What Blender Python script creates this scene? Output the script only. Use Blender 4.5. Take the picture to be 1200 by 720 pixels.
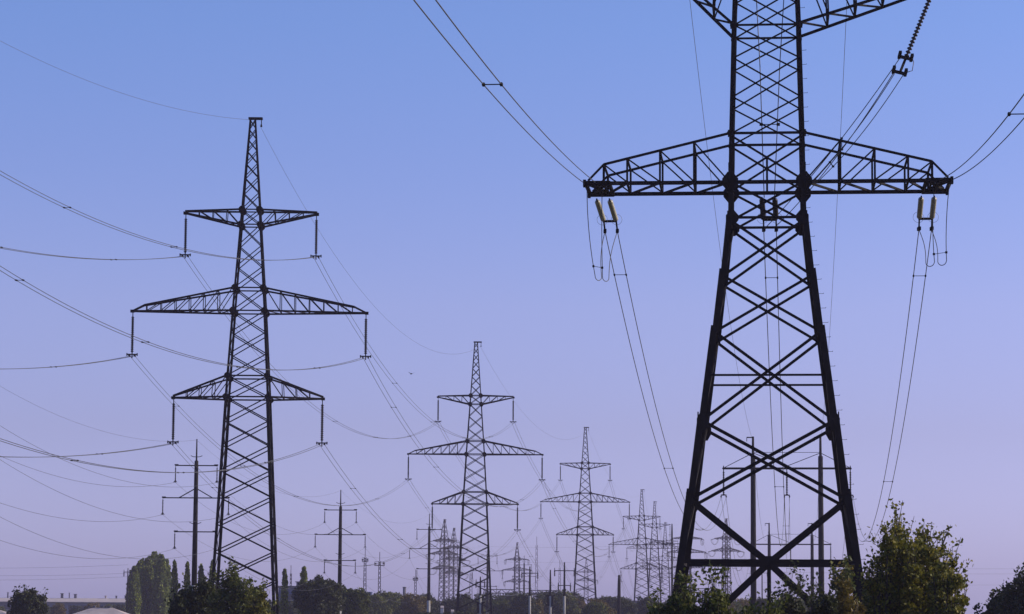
import bpy, math, random
import numpy as np
from mathutils import Vector, Matrix

# ------------------------------------------------------------------ scene, camera, sky, sun
for o in list(bpy.data.objects):
    bpy.data.objects.remove(o, do_unlink=True)
S = bpy.context.scene
COL = S.collection
EYE = Vector((0, 0, 2.0))
FPX = 3200.0                                  # focal length in pixels of a 1200 wide frame
PITCH = math.atan(365 / FPX)
CAM_M = Matrix.Rotation(math.pi / 2 + PITCH, 4, 'X') @ Matrix.Rotation(0.006, 4, 'Z')
cd = bpy.data.cameras.new('camera')
cam = bpy.data.objects.new('camera', cd)
COL.objects.link(cam)
cam.matrix_world = Matrix.Translation(EYE) @ CAM_M
cd.sensor_width = 36
cd.lens = 36 * FPX / 1200
cd.clip_start = 0.5
cd.clip_end = 12000
S.camera = cam

SUN_ELEV = math.radians(24)
SUN_AZ = math.radians(80)                     # clockwise from the view direction: to the right
W = bpy.data.worlds.new('World')
S.world = W
W.use_nodes = True
nt = W.node_tree
bg = nt.nodes['Background']
sky = nt.nodes.new('ShaderNodeTexSky')
sky.sky_type = 'NISHITA'
sky.sun_disc = False
sky.sun_elevation = SUN_ELEV
sky.sun_rotation = SUN_AZ
sky.altitude = 100
sky.air_density = 1.0
sky.dust_density = 1.2
sky.ozone_density = 2.0
# the lavender evening tint of the lower sky, by elevation above the horizon
tc = nt.nodes.new('ShaderNodeTexCoord')
sep = nt.nodes.new('ShaderNodeSeparateXYZ')
ramp = nt.nodes.new('ShaderNodeValToRGB')
mix = nt.nodes.new('ShaderNodeMix')
mix.data_type = 'RGBA'
mix.blend_type = 'MULTIPLY'
mix.inputs[0].default_value = 1.0
nt.links.new(tc.outputs['Generated'], sep.inputs[0])
nt.links.new(sep.outputs['Z'], ramp.inputs[0])
nt.links.new(sky.outputs[0], mix.inputs[6])
nt.links.new(ramp.outputs[0], mix.inputs[7])
nt.links.new(mix.outputs[2], bg.inputs['Color'])
SKY_TINT = [(0.0, (1.18, 1.25, 2.8)), (.6, (1.0, 1.03, 1.5)), (.024, (1.16, 1.15, 2.42)), (.068, (1.09, .96, 1.73)), (.1134, (1.17, 1.02, 1.68)), (.166, (1.06, 1.03, 1.68)), (.216, (1.0, 1.085, 1.72))]
els = ramp.color_ramp.elements
for i, (p_, c_) in enumerate(SKY_TINT):
    e_ = els[i] if i < 2 else els.new(p_)
    e_.position = p_
    e_.color = (*c_, 1)
bg.inputs['Strength'].default_value = 0.1

sl = bpy.data.lights.new('sun', 'SUN')
sl.energy = 5.0
sl.angle = math.radians(0.5)
sl.color = (1.0, 0.87, 0.70)
sun = bpy.data.objects.new('sun', sl)
COL.objects.link(sun)
sd = Vector((math.sin(SUN_AZ) * math.cos(SUN_ELEV), math.cos(SUN_AZ) * math.cos(SUN_ELEV), math.sin(SUN_ELEV)))
sun.rotation_euler = sd.to_track_quat('Z', 'Y').to_euler()

S.view_settings.view_transform = 'Standard'
S.view_settings.look = 'None'
S.view_settings.exposure = 0.0
S.view_settings.gamma = 1.0
S.view_settings.use_curve_mapping = False
S.cycles.max_bounces = 6
S.cycles.volume_bounces = 0
S.cycles.transparent_max_bounces = 8

HAZE_DENSITY = 0.00016
HAZE_COLOR = (0.72, 0.66, 0.92)

# ------------------------------------------------------------------ helpers
def at(px, py, Y):
    d = CAM_M.to_3x3() @ Vector(((px - 600) / FPX, -(py - 360) / FPX, -1))
    return EYE + d * (Y / d.y)

def tag(o, label=None, cat=None, group=None, kind=None):
    if label: o['label'] = label
    if cat: o['category'] = cat
    if group: o['group'] = group
    if kind: o['kind'] = kind
    return o

def empty(name, loc, rz=0, label=None, cat=None, group=None):
    o = bpy.data.objects.new(name, None)
    o.empty_display_size = 0.5
    COL.objects.link(o)
    o.location = loc
    o.rotation_euler = (0, 0, rz)
    return tag(o, label, cat, group)

def copy_tree(o, parent=None):
    c = o.copy()
    COL.objects.link(c)
    if parent: c.parent = parent
    for ch in [q for q in bpy.data.objects if q.parent == o]:
        copy_tree(ch, c)
    return c

V = Vector
class MB:
    """collects prisms, tubes and plates; build() links them as ONE mesh object"""
    def __init__(s): s.v = []; s.f = []; s.m = []; s.mi = 0
    def face(s, idx): s.f.append(idx); s.m.append(s.mi)
    def prism(s, a, b, sec, hint=(0, 0, 1)):
        a, b = V(a), V(b)
        d = (b - a)
        if d.length < 1e-5: return
        d.normalize()
        h = V(hint)
        if abs(d.dot(h.normalized())) > 0.98: h = V((1, 0, 0)) if abs(d.x) < 0.9 else V((0, 1, 0))
        x = (h - d * h.dot(d)).normalized()
        y = d.cross(x)
        n0, n = len(s.v), len(sec)
        for c in (a, b):
            for (u, w) in sec: s.v.append(c + x * u + y * w)
        for i in range(n):
            j = (i + 1) % n
            s.face((n0 + i, n0 + j, n0 + n + j, n0 + n + i))
        s.face(tuple(n0 + i for i in reversed(range(n))))
        s.face(tuple(n0 + n + i for i in range(n)))
    def bar(s, a, b, w, h=None, hint=(0, 0, 1)):
        h = h or w
        s.prism(a, b, [(-w / 2, -h / 2), (w / 2, -h / 2), (w / 2, h / 2), (-w / 2, h / 2)], hint)
    def angle(s, a, b, size, t, inx, iny):
        """L section whose flanges run towards the directions inx and iny"""
        a, b = V(a), V(b)
        d = (b - a).normalized()
        x = V(inx); x = (x - d * x.dot(d)).normalized()
        y = V(iny); y = (y - d * y.dot(d)); y = (y - x * y.dot(x)).normalized()
        sec = [(0, 0), (size, 0), (size, t), (t, t), (t, size), (0, size)]
        n0 = len(s.v)
        for c in (a, b):
            for (u, w) in sec: s.v.append(c + x * u + y * w)
        flip = d.cross(x).dot(y) < 0
        for i in range(6):
            j = (i + 1) % 6
            q = (n0 + i, n0 + j, n0 + 6 + j, n0 + 6 + i)
            s.face(q[::-1] if flip else q)
        c0 = tuple(n0 + i for i in range(6)); c1 = tuple(n0 + 6 + i for i in range(6))
        s.face(c0 if flip else c0[::-1]); s.face(c1[::-1] if flip else c1)
    def box(s, c, sx, sy, sz):
        c = V(c)
        s.bar(c - V((0, 0, sz / 2)), c + V((0, 0, sz / 2)), sx, sy, (1, 0, 0))
    def tube(s, pts, r, n=6, cap=True):
        pts = [V(p) for p in pts]
        rs = r if isinstance(r, (list, tuple)) else [r] * len(pts)
        n0 = len(s.v)
        px = None
        for i, p in enumerate(pts):
            d = (pts[min(i + 1, len(pts) - 1)] - pts[max(i - 1, 0)]).normalized()
            if px is None:
                h = V((0, 0, 1)) if abs(d.z) < 0.9 else V((1, 0, 0))
                px = (h - d * h.dot(d)).normalized()
            else:
                px = (px - d * px.dot(d)).normalized()
            py = d.cross(px)
            for k in range(n):
                a = 2 * math.pi * k / n
                s.v.append(p + px * (rs[i] * math.cos(a)) + py * (rs[i] * math.sin(a)))
        for i in range(len(pts) - 1):
            for k in range(n):
                l = (k + 1) % n
                s.face((n0 + i * n + k, n0 + i * n + l, n0 + (i + 1) * n + l, n0 + (i + 1) * n + k))
        if cap:
            s.face(tuple(n0 + k for k in reversed(range(n))))
            s.face(tuple(n0 + (len(pts) - 1) * n + k for k in range(n)))
    def plate(s, c, nrm, up, poly, t):
        """a flat plate of outline poly, centred at c, facing nrm"""
        c, nrm = V(c), V(nrm).normalized()
        s.prism(c - nrm * t / 2, c + nrm * t / 2, poly, up)
    def build(s, name, mat, parent=None, smooth=False):
        me = bpy.data.meshes.new(name)
        me.from_pydata([tuple(v) for v in s.v], [], s.f)
        for m in (mat if isinstance(mat, (list, tuple)) else [mat]): me.materials.append(m)
        if isinstance(mat, (list, tuple)): me.polygons.foreach_set('material_index', s.m)
        if smooth: me.polygons.foreach_set('use_smooth', [True] * len(me.polygons))
        me.update()
        o = bpy.data.objects.new(name, me)
        COL.objects.link(o)
        if parent: o.parent = parent
        return o

# ------------------------------------------------------------------ materials
def mat_noise(name, c1, c2, scale=3.0, rough=0.7, metal=0.0, detail=6, spots=None, spec=0.5):
    m = bpy.data.materials.new(name)
    m.use_nodes = True
    t = m.node_tree
    b = t.nodes['Principled BSDF']
    tcn = t.nodes.new('ShaderNodeTexCoord')
    n = t.nodes.new('ShaderNodeTexNoise')
    n.inputs['Scale'].default_value = scale
    n.inputs['Detail'].default_value = detail
    r = t.nodes.new('ShaderNodeValToRGB')
    r.color_ramp.elements[0].position = 0.35
    r.color_ramp.elements[1].position = 0.68
    r.color_ramp.elements[0].color = (*c1, 1)
    r.color_ramp.elements[1].color = (*c2, 1)
    if spots:
        e = r.color_ramp.elements.new(0.74)
        e.color = (*spots, 1)
    t.links.new(tcn.outputs['Object'], n.inputs['Vector'])
    t.links.new(n.outputs['Fac'], r.inputs[0])
    t.links.new(r.outputs[0], b.inputs['Base Color'])
    b.inputs['Roughness'].default_value = rough
    b.inputs['Metallic'].default_value = metal
    b.inputs['Specular IOR Level'].default_value = spec
    return m

def mat_leaf(name, dark, mid, light, clump=0.9):
    m = bpy.data.materials.new(name)
    m.use_nodes = True
    t = m.node_tree
    b = t.nodes['Principled BSDF']
    out = t.nodes['Material Output']
    geo = t.nodes.new('ShaderNodeNewGeometry')
    tcn = t.nodes.new('ShaderNodeTexCoord')
    n = t.nodes.new('ShaderNodeTexNoise')
    n.inputs['Scale'].default_value = clump
    n.inputs['Detail'].default_value = 3
    ad = t.nodes.new('ShaderNodeMath'); ad.operation = 'MULTIPLY_ADD'
    ad.inputs[1].default_value = 0.55
    ml = t.nodes.new('ShaderNodeMath'); ml.operation = 'MULTIPLY'
    ml.inputs[1].default_value = 0.5
    r = t.nodes.new('ShaderNodeValToRGB')
    cs = r.color_ramp.elements
    cs[0].position = 0.2; cs[0].color = (*dark, 1)
    cs[1].position = 0.85; cs[1].color = (*light, 1)
    e = cs.new(0.5); e.color = (*mid, 1)
    t.links.new(tcn.outputs['Object'], n.inputs['Vector'])
    t.links.new(geo.outputs['Random Per Island'], ml.inputs[0])
    t.links.new(n.outputs['Fac'], ad.inputs[0])
    t.links.new(ml.outputs[0], ad.inputs[2])
    t.links.new(ad.outputs[0], r.inputs[0])
    t.links.new(r.outputs[0], b.inputs['Base Color'])
    b.inputs['Roughness'].default_value = 0.65
    b.inputs['Specular IOR Level'].default_value = 0.25
    tr = t.nodes.new('ShaderNodeBsdfTranslucent')
    t.links.new(r.outputs[0], tr.inputs[0])
    mx = t.nodes.new('ShaderNodeMixShader')
    mx.inputs[0].default_value = 0.3
    t.links.new(b.outputs[0], mx.inputs[1])
    t.links.new(tr.outputs[0], mx.inputs[2])
    t.links.new(mx.outputs[0], out.inputs[0])
    return m

M = {
    'steel': mat_noise('dark_weathered_steel', (.007, .006, .006), (.015, .012, .011), 1.2, .85, 0, 8, (.09, .07, .055), .12),
    'steel_far': mat_noise('grey_weathered_steel', (.006, .0055, .006), (.014, .012, .012), .8, .85, 0, 6, None, .15),
    'wire': mat_noise('aluminium_wire', (.06, .06, .07), (.09, .09, .10), 2, .6, .3),
    'porcelain': mat_noise('cream_porcelain', (.22, .21, .16), (.36, .34, .26), 9, .3),
    'brownglass': mat_noise('dark_glass_insulator', (.014, .010, .010), (.03, .022, .02), 4, .4, 0, 6, None, .25),
    'darkpole': mat_noise('tarred_pole', (.010, .009, .009), (.022, .02, .02), 1.5, .9, 0, 6, None, .15),
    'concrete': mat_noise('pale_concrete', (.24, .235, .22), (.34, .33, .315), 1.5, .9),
    'bark': mat_noise('bark', (.02, .015, .011), (.05, .04, .03), 9, .95),
    'ground': mat_noise('dry_grass_ground', (.05, .055, .022), (.12, .10, .045), .25, 1, 0, 10),
    'leaf_green': mat_leaf('leaf_green', (.02, .032, .008), (.06, .08, .014), (.16, .16, .028), .8),
    'leaf_yellow': mat_leaf('leaf_yellow_green', (.03, .04, .008), (.11, .115, .015), (.29, .235, .03), .7),
    'leaf_brown': mat_leaf('leaf_autumn', (.04, .034, .010), (.10, .080, .018), (.21, .15, .03), .9),
    'leaf_dark': mat_leaf('leaf_dark', (.012, .018, .007), (.03, .04, .012), (.075, .08, .022), .6),
    'leaf_poplar': mat_leaf('leaf_poplar', (.03, .05, .008), (.11, .15, .016), (.25, .27, .03), .45),
    'wall_grey': mat_noise('grey_wall', (.10, .11, .14), (.16, .17, .20), .3, .9),
    'wall_blue': mat_noise('blue_wall', (.05, .075, .16), (.08, .11, .21), .3, .8),
    'roof_pale': mat_noise('pale_roof', (.34, .29, .27), (.46, .40, .37), .6, .85),
    'roof_dark': mat_noise('dark_roof', (.07, .07, .09), (.11, .11, .13), .6, .85),
    'glass': mat_noise('window_glass', (.02, .025, .035), (.04, .045, .06), .5, .15),
    'white': mat_noise('white_paint', (.55, .5, .48), (.7, .66, .63), 1, .7),
    'bluepaint': mat_noise('blue_paint', (.03, .05, .14), (.05, .08, .2), 1, .7),
    'bird': mat_noise('dark_feathers', (.012, .012, .014), (.03, .03, .03), 9, .9),
}

# ------------------------------------------------------------------ ground and haze
DIPS = [(-5.1, 392, -1.6, 60), (38.7, 808, -3.1, 70), (16, 594, .25, 60), (50, 952, -.5, 60)]
def ground_z(x, y):
    return sum(d * math.exp(-((x - cx) ** 2 + (y - cy) ** 2) / (2 * s * s)) for cx, cy, d, s in DIPS)

def make_ground():
    xs = [-3000, -2000, -1200, -800, -500] + list(range(-300, 301, 20)) + [500, 800, 1200, 2000, 3000]
    ys = [-400, -200, -100] + list(range(-60, 1200, 20)) + [1300, 1500, 1800, 2200, 2700, 3200]
    vs = [(x, y, ground_z(x, y)) for y in ys for x in xs]
    nx = len(xs)
    fs = [(j * nx + i, j * nx + i + 1, (j + 1) * nx + i + 1, (j + 1) * nx + i) for j in range(len(ys) - 1) for i in range(nx - 1)]
    me = bpy.data.meshes.new('ground')
    me.from_pydata(vs, [], fs)
    me.materials.append(M['ground'])
    o = bpy.data.objects.new('ground', me)
    COL.objects.link(o)
    tag(o, kind='structure')
make_ground()

def make_haze():
    b = MB()
    b.box((0, 1400, 24), 6200, 3800, 58)
    m = bpy.data.materials.new('haze')
    m.use_nodes = True
    t = m.node_tree
    t.nodes.remove(t.nodes['Principled BSDF'])
    v = t.nodes.new('ShaderNodeVolumePrincipled')
    v.inputs['Color'].default_value = (*HAZE_COLOR, 1)
    v.inputs['Density'].default_value = HAZE_DENSITY
    v.inputs['Anisotropy'].default_value = 0.0
    t.links.new(v.outputs[0], t.nodes['Material Output'].inputs['Volume'])
    o = b.build('haze', m)
    tag(o, kind='stuff')
if HAZE_DENSITY > 0: make_haze()

# ------------------------------------------------------------------ lattice towers
CORNERS = [(-1, -1), (1, -1), (1, 1), (-1, 1)]
FACES = [((-1, -1), (1, -1)), ((1, -1), (1, 1)), ((1, 1), (-1, 1)), ((-1, 1), (-1, -1))]

def interp(levels, z):
    for (z0, h0), (z1, h1) in zip(levels, levels[1:]):
        if z0 <= z <= z1: return h0 + (h1 - h0) * (z - z0) / (z1 - z0)
    return levels[-1][1] if z > levels[-1][0] else levels[0][1]

def corner(levels, c, z, inset=0.0):
    h = interp(levels, z) - inset
    return V((c[0] * h, c[1] * h, z))

def string_profile(L, discs, rc, rd):
    """radii along an insulator string of length L"""
    zs, rs = [0, 0.02], [rc * .7, rc]
    l = L / discs
    for i in range(discs):
        zs += [l * (i + .12), l * (i + .45), l * (i + .62), l * (i + .9)]
        rs += [rc, rd * .82, rd, rc]
    zs.append(L); rs.append(rc * .7)
    return zs, rs

def add_string(mb, a, b, discs, rc, rd, n=8):
    a, b = V(a), V(b)
    L = (b - a).length
    zs, rs = string_profile(L, discs, rc, rd)
    mb.tube([a + (b - a) * (z / L) for z in zs], rs, n)

def arm_mesh(levels, side, z_bt, z_tp, xt, z_tip, bays, chord, lace, blunt=0.0, blunt_h=0.0, tipw=0.15):
    """tapering lattice crossarm: bottom and top chords from the body to the tip"""
    mb = MB()
    hb, ht = interp(levels, z_bt), interp(levels, z_tp)
    tip = V((side * xt, 0, z_tip))
    P = {}
    for fy in (-1, 1):
        b0 = V((side * hb, fy * hb, z_bt)); t0 = V((side * ht, fy * ht, z_tp))
        bt = tip + V((0, fy * tipw, 0))
        tt = V((side * (xt - blunt), fy * (tipw + blunt * .1), z_tip + blunt_h)) if blunt else tip + V((0, fy * tipw, chord * 1.1))
        mb.bar(b0, bt, chord); mb.bar(t0, tt, chord)
        if blunt: mb.bar(tt, bt, chord * .8)
        bs = [b0 + (bt - b0) * (i / bays) for i in range(bays + 1)]
        tp_ = [t0 + (tt - t0) * (i / bays) for i in range(bays + 1)]
        if blunt:   # keep the posts upright
            tp_ = [t0 + (tt - t0) * min(1, abs(q.x - t0.x) / abs(tt.x - t0.x)) for q in bs]
        for i in range(1, bays):
            if (tp_[i] - bs[i]).length > chord: mb.bar(bs[i], tp_[i], lace)
        for i in range(bays - 1):
            mb.bar(bs[i], tp_[i + 1], lace) if abs(z_tp - z_tip) < .3 else mb.bar(tp_[i], bs[i + 1], lace)
        P[fy] = (bs, tp_)
    for i in range(1, bays):
        mb.bar(P[-1][0][i], P[1][0][i], lace)
        mb.bar(P[-1][0][i - 1], P[1][0][i], lace)
        mb.bar(P[-1][1][i], P[1][1][i], lace)
    mb.bar(P[-1][0][-1], P[1][0][-1], chord * 1.4)
    mb.box(tip, .3, .4, .22)
    return mb

def suspension_string(arm, x, z_top, z_bot, mat_i, mat_s):
    mb = MB()
    mb.bar((x, 0, z_top), (x, 0, z_top - .35), .07)
    add_string(mb, (x, 0, z_top - .35), (x, 0, z_bot + .3), 17, .07, .14, 8)
    mb.mi = 1
    mb.bar((x, 0, z_bot + .34), (x, 0, z_bot - .18), .09)
    mb.bar((x - .42, 0, z_bot + .12), (x + .42, 0, z_bot + .12), .09, .12)
    for dx in (-.22, .22):
        mb.bar((x + dx, -.45, z_bot + .02), (x + dx, .45, z_bot + .02), .11)
    for dx in (-.42, .42):
        mb.bar((x + dx, 0, z_bot + .22), (x + dx, 0, z_bot), .09)
    return mb.build('insulator_string', [mat_i, mat_s], arm)

def lattice_tower(name, levels, panels, arms, leg, brace, mats, peak_tip=True):
    """root > four legs, bracing of each face, crossarms (> insulator string), peak cap"""
    root = empty(name, (0, 0, 0))
    st = mats
    for c in CORNERS:
        mb = MB()
        for (z0, h0), (z1, h1) in zip(levels, levels[1:]):
            a = V((c[0] * h0, c[1] * h0, z0)); b = V((c[0] * h1, c[1] * h1, z1))
            sz = leg * (1 - .55 * z0 / levels[-1][0])
            mb.angle(a, b, sz, sz * .16, (-c[0], 0, 0), (0, -c[1], 0))
        mb.build('leg', st, root)
    for (ca, cb) in FACES:
        mb = MB()
        for z0, z1, horiz in panels:
            k = brace * (1 - .4 * z0 / levels[-1][0])
            a0, b0, a1, b1 = corner(levels, ca, z0, .03), corner(levels, cb, z0, .03), corner(levels, ca, z1, .03), corner(levels, cb, z1, .03)
            nrm = (b0 - a0).cross(V((0, 0, 1)))
            off = nrm.normalized() * .012
            mb.bar(a0 + off, b1 + off, k, k * .5, nrm.cross(b1 - a0)); mb.bar(b0 - off, a1 - off, k, k * .5, nrm.cross(a1 - b0))
            if horiz: mb.bar(a1, b1, k * 1.3, k)
        mb.build('lattice_bracing', st, root)
    octa = [(math.cos(q) , math.sin(q)) for q in [math.pi / 8 + i * math.pi / 4 for i in range(8)]]
    for ar in arms:
        for z in (ar['zb'], ar['zt']):
            h = interp(levels, z)
            for c in CORNERS:
                gm = MB()
                for nrm in ((0, c[1], 0), (c[0], 0, 0)):
                    gm.plate(V((c[0] * (h - .08 * abs(nrm[1])), c[1] * (h - .08 * abs(nrm[0])), z)) + V(nrm) * .03, nrm, (0, 0, 1), [(u * ar.get('gus', .36), w * ar.get('gus', .36)) for u, w in octa], .03)
                gm.build('gusset_plate', st, root)
    for ar in arms:
        for side in (-1, 1):
            am = arm_mesh(levels, side, ar['zb'], ar['zt'], ar['x'], ar['ztip'], ar['bays'], ar.get('chord', .14), ar.get('lace', .085), ar.get('blunt', 0), ar.get('bh', 0)).build('crossarm', st, root)
            if ar.get('drop'):
                suspension_string(am, side * (ar['x'] - .05), ar['ztip'] - .1, ar['ztip'] - .1 - ar['drop'], M['brownglass'], st)
            if ar.get('loop'):
                mb = MB()
                for fy in (-1, 1):
                    add_string(mb, (side * ar['x'], fy * .2, ar['ztip']), (side * (ar['x'] + .1), fy * 2.6, ar['ztip'] - .35), 10, .07, .16, 6)
                mb.build('insulator_string', M['brownglass'], am)
                mb = MB()
                for dx in (-.2, .2):
                    mb.tube([(side * (ar['x'] + .1) + dx, 2.6 * math.cos(q), ar['ztip'] - .35 - 2.0 * math.sin(q)) for q in [i * math.pi / 10 for i in range(11)]], .06, 4)
                mb.build('jumper_loop', M['wire'], am)
    if peak_tip:
        H, h = levels[-1]
        mb = MB()
        mb.bar((-h - .1, 0, H), (h + .55, 0, H), .5, .16, (0, 1, 0))
        mb.bar((h + .45, 0, H), (h + .45, 0, H - .55), .07)
        mb.box((h + .45, 0, H - .6), .12, .5, .14)
        mb.build('peak_bracket', st, root)
    return root

def split(z0, z1, n, last_h=True, grow=1.0):
    w = [grow ** -i for i in range(n)]
    t = sum(w); z = z0; out = []
    for i in range(n):
        d = (z1 - z0) * w[i] / t
        out.append((z, z + d, last_h and i == n - 1)); z += d
    return out

# row of three-armed suspension pylons
SUS_LEV = [(-4.0, 3.02), (0, 2.78), (19.86, 1.80), (26.99, 1.38), (35.46, .80), (43.2, .26)]
SUS_PAN = split(-4, 0, 1, False) + split(0, 19.86, 9, True, 1.03) + split(19.86, 21.6, 1) + split(21.6, 26.99, 3) + split(26.99, 28.9, 1) + \
    split(28.9, 34.2, 3) + split(34.2, 35.46, 1) + split(35.46, 43.1, 7, False, 1.1)
SUS_ARMS = [dict(zb=19.86, zt=21.6, x=6.15, ztip=19.86, bays=4, drop=3.65, lace=.065, gus=.28),
            dict(zb=26.99, zt=28.9, x=9.65, ztip=26.99, bays=7, drop=3.6, blunt=1.0, bh=.5, chord=.14, lace=.065, gus=.3),
            dict(zb=34.2, zt=35.46, x=5.45, ztip=35.2, bays=4, drop=3.5, lace=.065, gus=.3)]
T = lattice_tower('lattice_pylon', SUS_LEV, SUS_PAN, SUS_ARMS, .24, .11, M['steel_far'])
SUS_ATT = {'upper left': (-5.4, 31.62), 'upper right': (5.4, 31.62), 'middle left': (-9.6, 23.3), 'middle right': (9.6, 23.3),
           'lower left': (-6.1, 16.12), 'lower right': (6.1, 16.12)}
PYL = [(-21.65, 224, 0), (-5.14, 392, -1.61), (16.14, 594, .25), (38.66, 808, -3.14), (50.0, 952, -.49), (66, 1170, 0)]
PYL_LABEL = ['tall three-armed lattice pylon rising from bushes, largest one on the left',
             'three-armed lattice pylon, second of its row, left of the picture centre',
             'three-armed lattice pylon, third of its row, just right of the picture centre',
             'small distant three-armed lattice pylon, fourth of its row, left of the big tower leg',
             'faint distant three-armed lattice pylon directly behind the fourth of the row',
             'very faint three-armed lattice pylon, last and farthest of its row']
ORD = ['nearest left pylon', 'second pylon', 'third pylon', 'fourth pylon', 'fifth pylon', 'last pylon']
for i, (x, y, z) in enumerate(PYL):
    r = T if i == 0 else copy_tree(T)
    r.location = (x, y, z)
    r.rotation_euler = (0, 0, math.radians(1.5 if i == 0 else 0))
    tag(r, PYL_LABEL[i], 'pylon', 'row of three-armed suspension pylons')

# farther strain pylons of other lines
ST_LEV = [(-1, 2.7), (0, 2.6), (9, 1.5), (27, 1.25), (30.5, 1.15), (38, .22)]
ST_PAN = split(-1, 9, 4) + split(9, 19, 5) + split(19, 20.2, 1) + split(20.2, 24.6, 2) + split(24.6, 25.9, 1) + split(25.9, 29.6, 2) + split(29.6, 30.5, 1) + split(30.5, 37.8, 4, False)
ST_ARMS = [dict(zb=19, zt=20.2, x=5.9, ztip=19, bays=4, loop=1, chord=.2, lace=.12, gus=.5),
           dict(zb=24.6, zt=25.9, x=7.0, ztip=24.6, bays=5, loop=1, chord=.2, lace=.12, gus=.5),
           dict(zb=29.6, zt=30.5, x=5.6, ztip=29.6, bays=4, loop=1, chord=.2, lace=.12, gus=.5)]
ST = lattice_tower('strain_pylon', ST_LEV, ST_PAN, ST_ARMS, .42, .19, M['steel_far'])
STP = [(805, 605, 1010, 0.1, 'stout strain pylon with looped arm ends, half hidden behind the big tower leg'),
       (851, 608, 1130, 0.5, 'faint strain pylon seen between the legs of the big tower'),
       (606, 636, 1330, -.15, 'stubby strain pylon between the second and third pylons of the row'),
       (687, 655, 1700, 0, 'tiny strain pylon seen through the legs of the third pylon'),
       (521, 609, 1060, 0.75, 'dense grey strain pylon left of the second row pylon, taller of a pair'),
       (532, 619, 1150, 0.78, 'dense grey strain pylon behind the second row pylon, shorter of a pair'),
       (767, 590, 960, .9, 'thin strain pylon crowding behind the fourth pylon')]
first = True
for px, py, Y, rz, lab in STP[:6]:
    p = at(px, py, Y)
    r = ST if first else copy_tree(ST)
    first = False
    r.location = (p.x, p.y, p.z - 38)
    r.rotation_euler = (0, 0, rz)
    tag(r, lab, 'pylon', 'distant strain pylons')

# ------------------------------------------------------------------ the big strain tower
BIG_LEV = [(-.3, 4.37), (0, 4.33), (18.84, 1.62), (20.5, 1.62), (22.62, 1.58), (27.34, 1.46), (31.8, 1.30)]
BX, BY = 10.95, 116.2
BIG_YAW = -math.atan2(10.9, 115.5)
big = empty('strain_tower', (BX, BY, 0), BIG_YAW, 'huge near-black lattice tower filling the right half, its top cut off', 'pylon')
# legs in overlapping angle lengths, each length starting proud of the one above
SEG = [(31.8, 27.2, .17), (27.4, 22.5, .19), (22.7, 18.7, .21), (19.1, 16.5, .25), (16.75, 14.0, .27), (14.3, 9.9, .27), (10.4, 7.0, .275), (7.4, -.3, .30)]
for c in CORNERS:
    mb = MB()
    for zt, zb, sz in SEG:
        pr = .10 if zt < 20 else .02
        ht, hb = interp(BIG_LEV, zt) + pr, interp(BIG_LEV, zb) + .02
        mb.angle((c[0] * ht, c[1] * ht, zt), (c[0] * hb, c[1] * hb, zb), sz, .035, (-c[0], 0, 0), (0, -c[1], 0))
    mb.build('leg', M['steel'], big)
BIG_X = [(18.84, 20.5, .10), (16.45, 18.84, .115), (14.03, 16.45, .115), (10.25, 14.03, .125), (20.6, 22.5, .09), (22.62, 24.2, .068), (24.2, 25.9, .068), (25.9, 27.34, .068), (27.34, 28.9, .068), (28.9, 30.4, .068), (30.4, 31.8, .068)]
def fbar(mb, a, b, nrm, w, off=0):
    mb.bar(V(a) + V(nrm) * off, V(b) + V(nrm) * off, w, w * .45, V(nrm).cross(V(b) - V(a)))
for (ca, cb) in FACES:
    mid = (V((*ca, 0)) + V((*cb, 0)))
    nrm = mid.normalized()
    for z0, z1, w in BIG_X:
        mb = MB()
        a0, b0, a1, b1 = (corner(BIG_LEV, q, z, .10) for q, z in ((ca, z0), (cb, z0), (ca, z1), (cb, z1)))
        fbar(mb, a0, b1, nrm, w, .03); fbar(mb, b0, a1, nrm, w, -.05)
        mb.build('cross_brace', M['steel'], big)
    # the two lowest panels: one tall cross, then a spread to the feet
    mb = MB()
    a0, b0, a1, b1 = (corner(BIG_LEV, q, z, .12) for q, z in ((ca, 6.97), (cb, 6.97), (ca, 10.25), (cb, 10.25)))
    fbar(mb, a0, b1, nrm, .14, .03); fbar(mb, b0, a1, nrm, .14, -.05)
    mb.build('cross_brace', M['steel'], big)
    mb = MB()
    c4 = (corner(BIG_LEV, ca, 4.39) + corner(BIG_LEV, cb, 4.39)) * .5
    for q in (ca, cb):
        fbar(mb, corner(BIG_LEV, q, 6.97, .12), c4, nrm, .17, .03)
        fbar(mb, corner(BIG_LEV, q, .5, .12), c4, nrm, .17, .03)
    mb.plate(c4 + nrm * .03, nrm, (0, 0, 1), [(-.22, -.3), (.22, -.3), (.22, .3), (-.22, .3)], .05)
    mb.build('cross_brace', M['steel'], big)
    for z, w in ((4.39, .18), (12.18, .09), (18.98, .11), (22.62, .11), (27.34, .09), (20.5, .16), (31.75, .12)):
        mb = MB()
        fbar(mb, corner(BIG_LEV, ca, z, .08), corner(BIG_LEV, cb, z, .08), nrm, w, -.01)
        mb.build('horizontal_strut', M['steel'], big)
    mb = MB()
    cc = (corner(BIG_LEV, ca, 20.5) + corner(BIG_LEV, cb, 20.5)) * .5
    mb.bar(cc, cc + V((0, 0, 1.1)), .09)
    mb.build('post', M['steel'], big)
mb = MB(); mb.bar((0, -4.0 + .25, -.1), (0, -3.62, 4.3), .15); mb.build('post', M['steel'], big)
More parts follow.
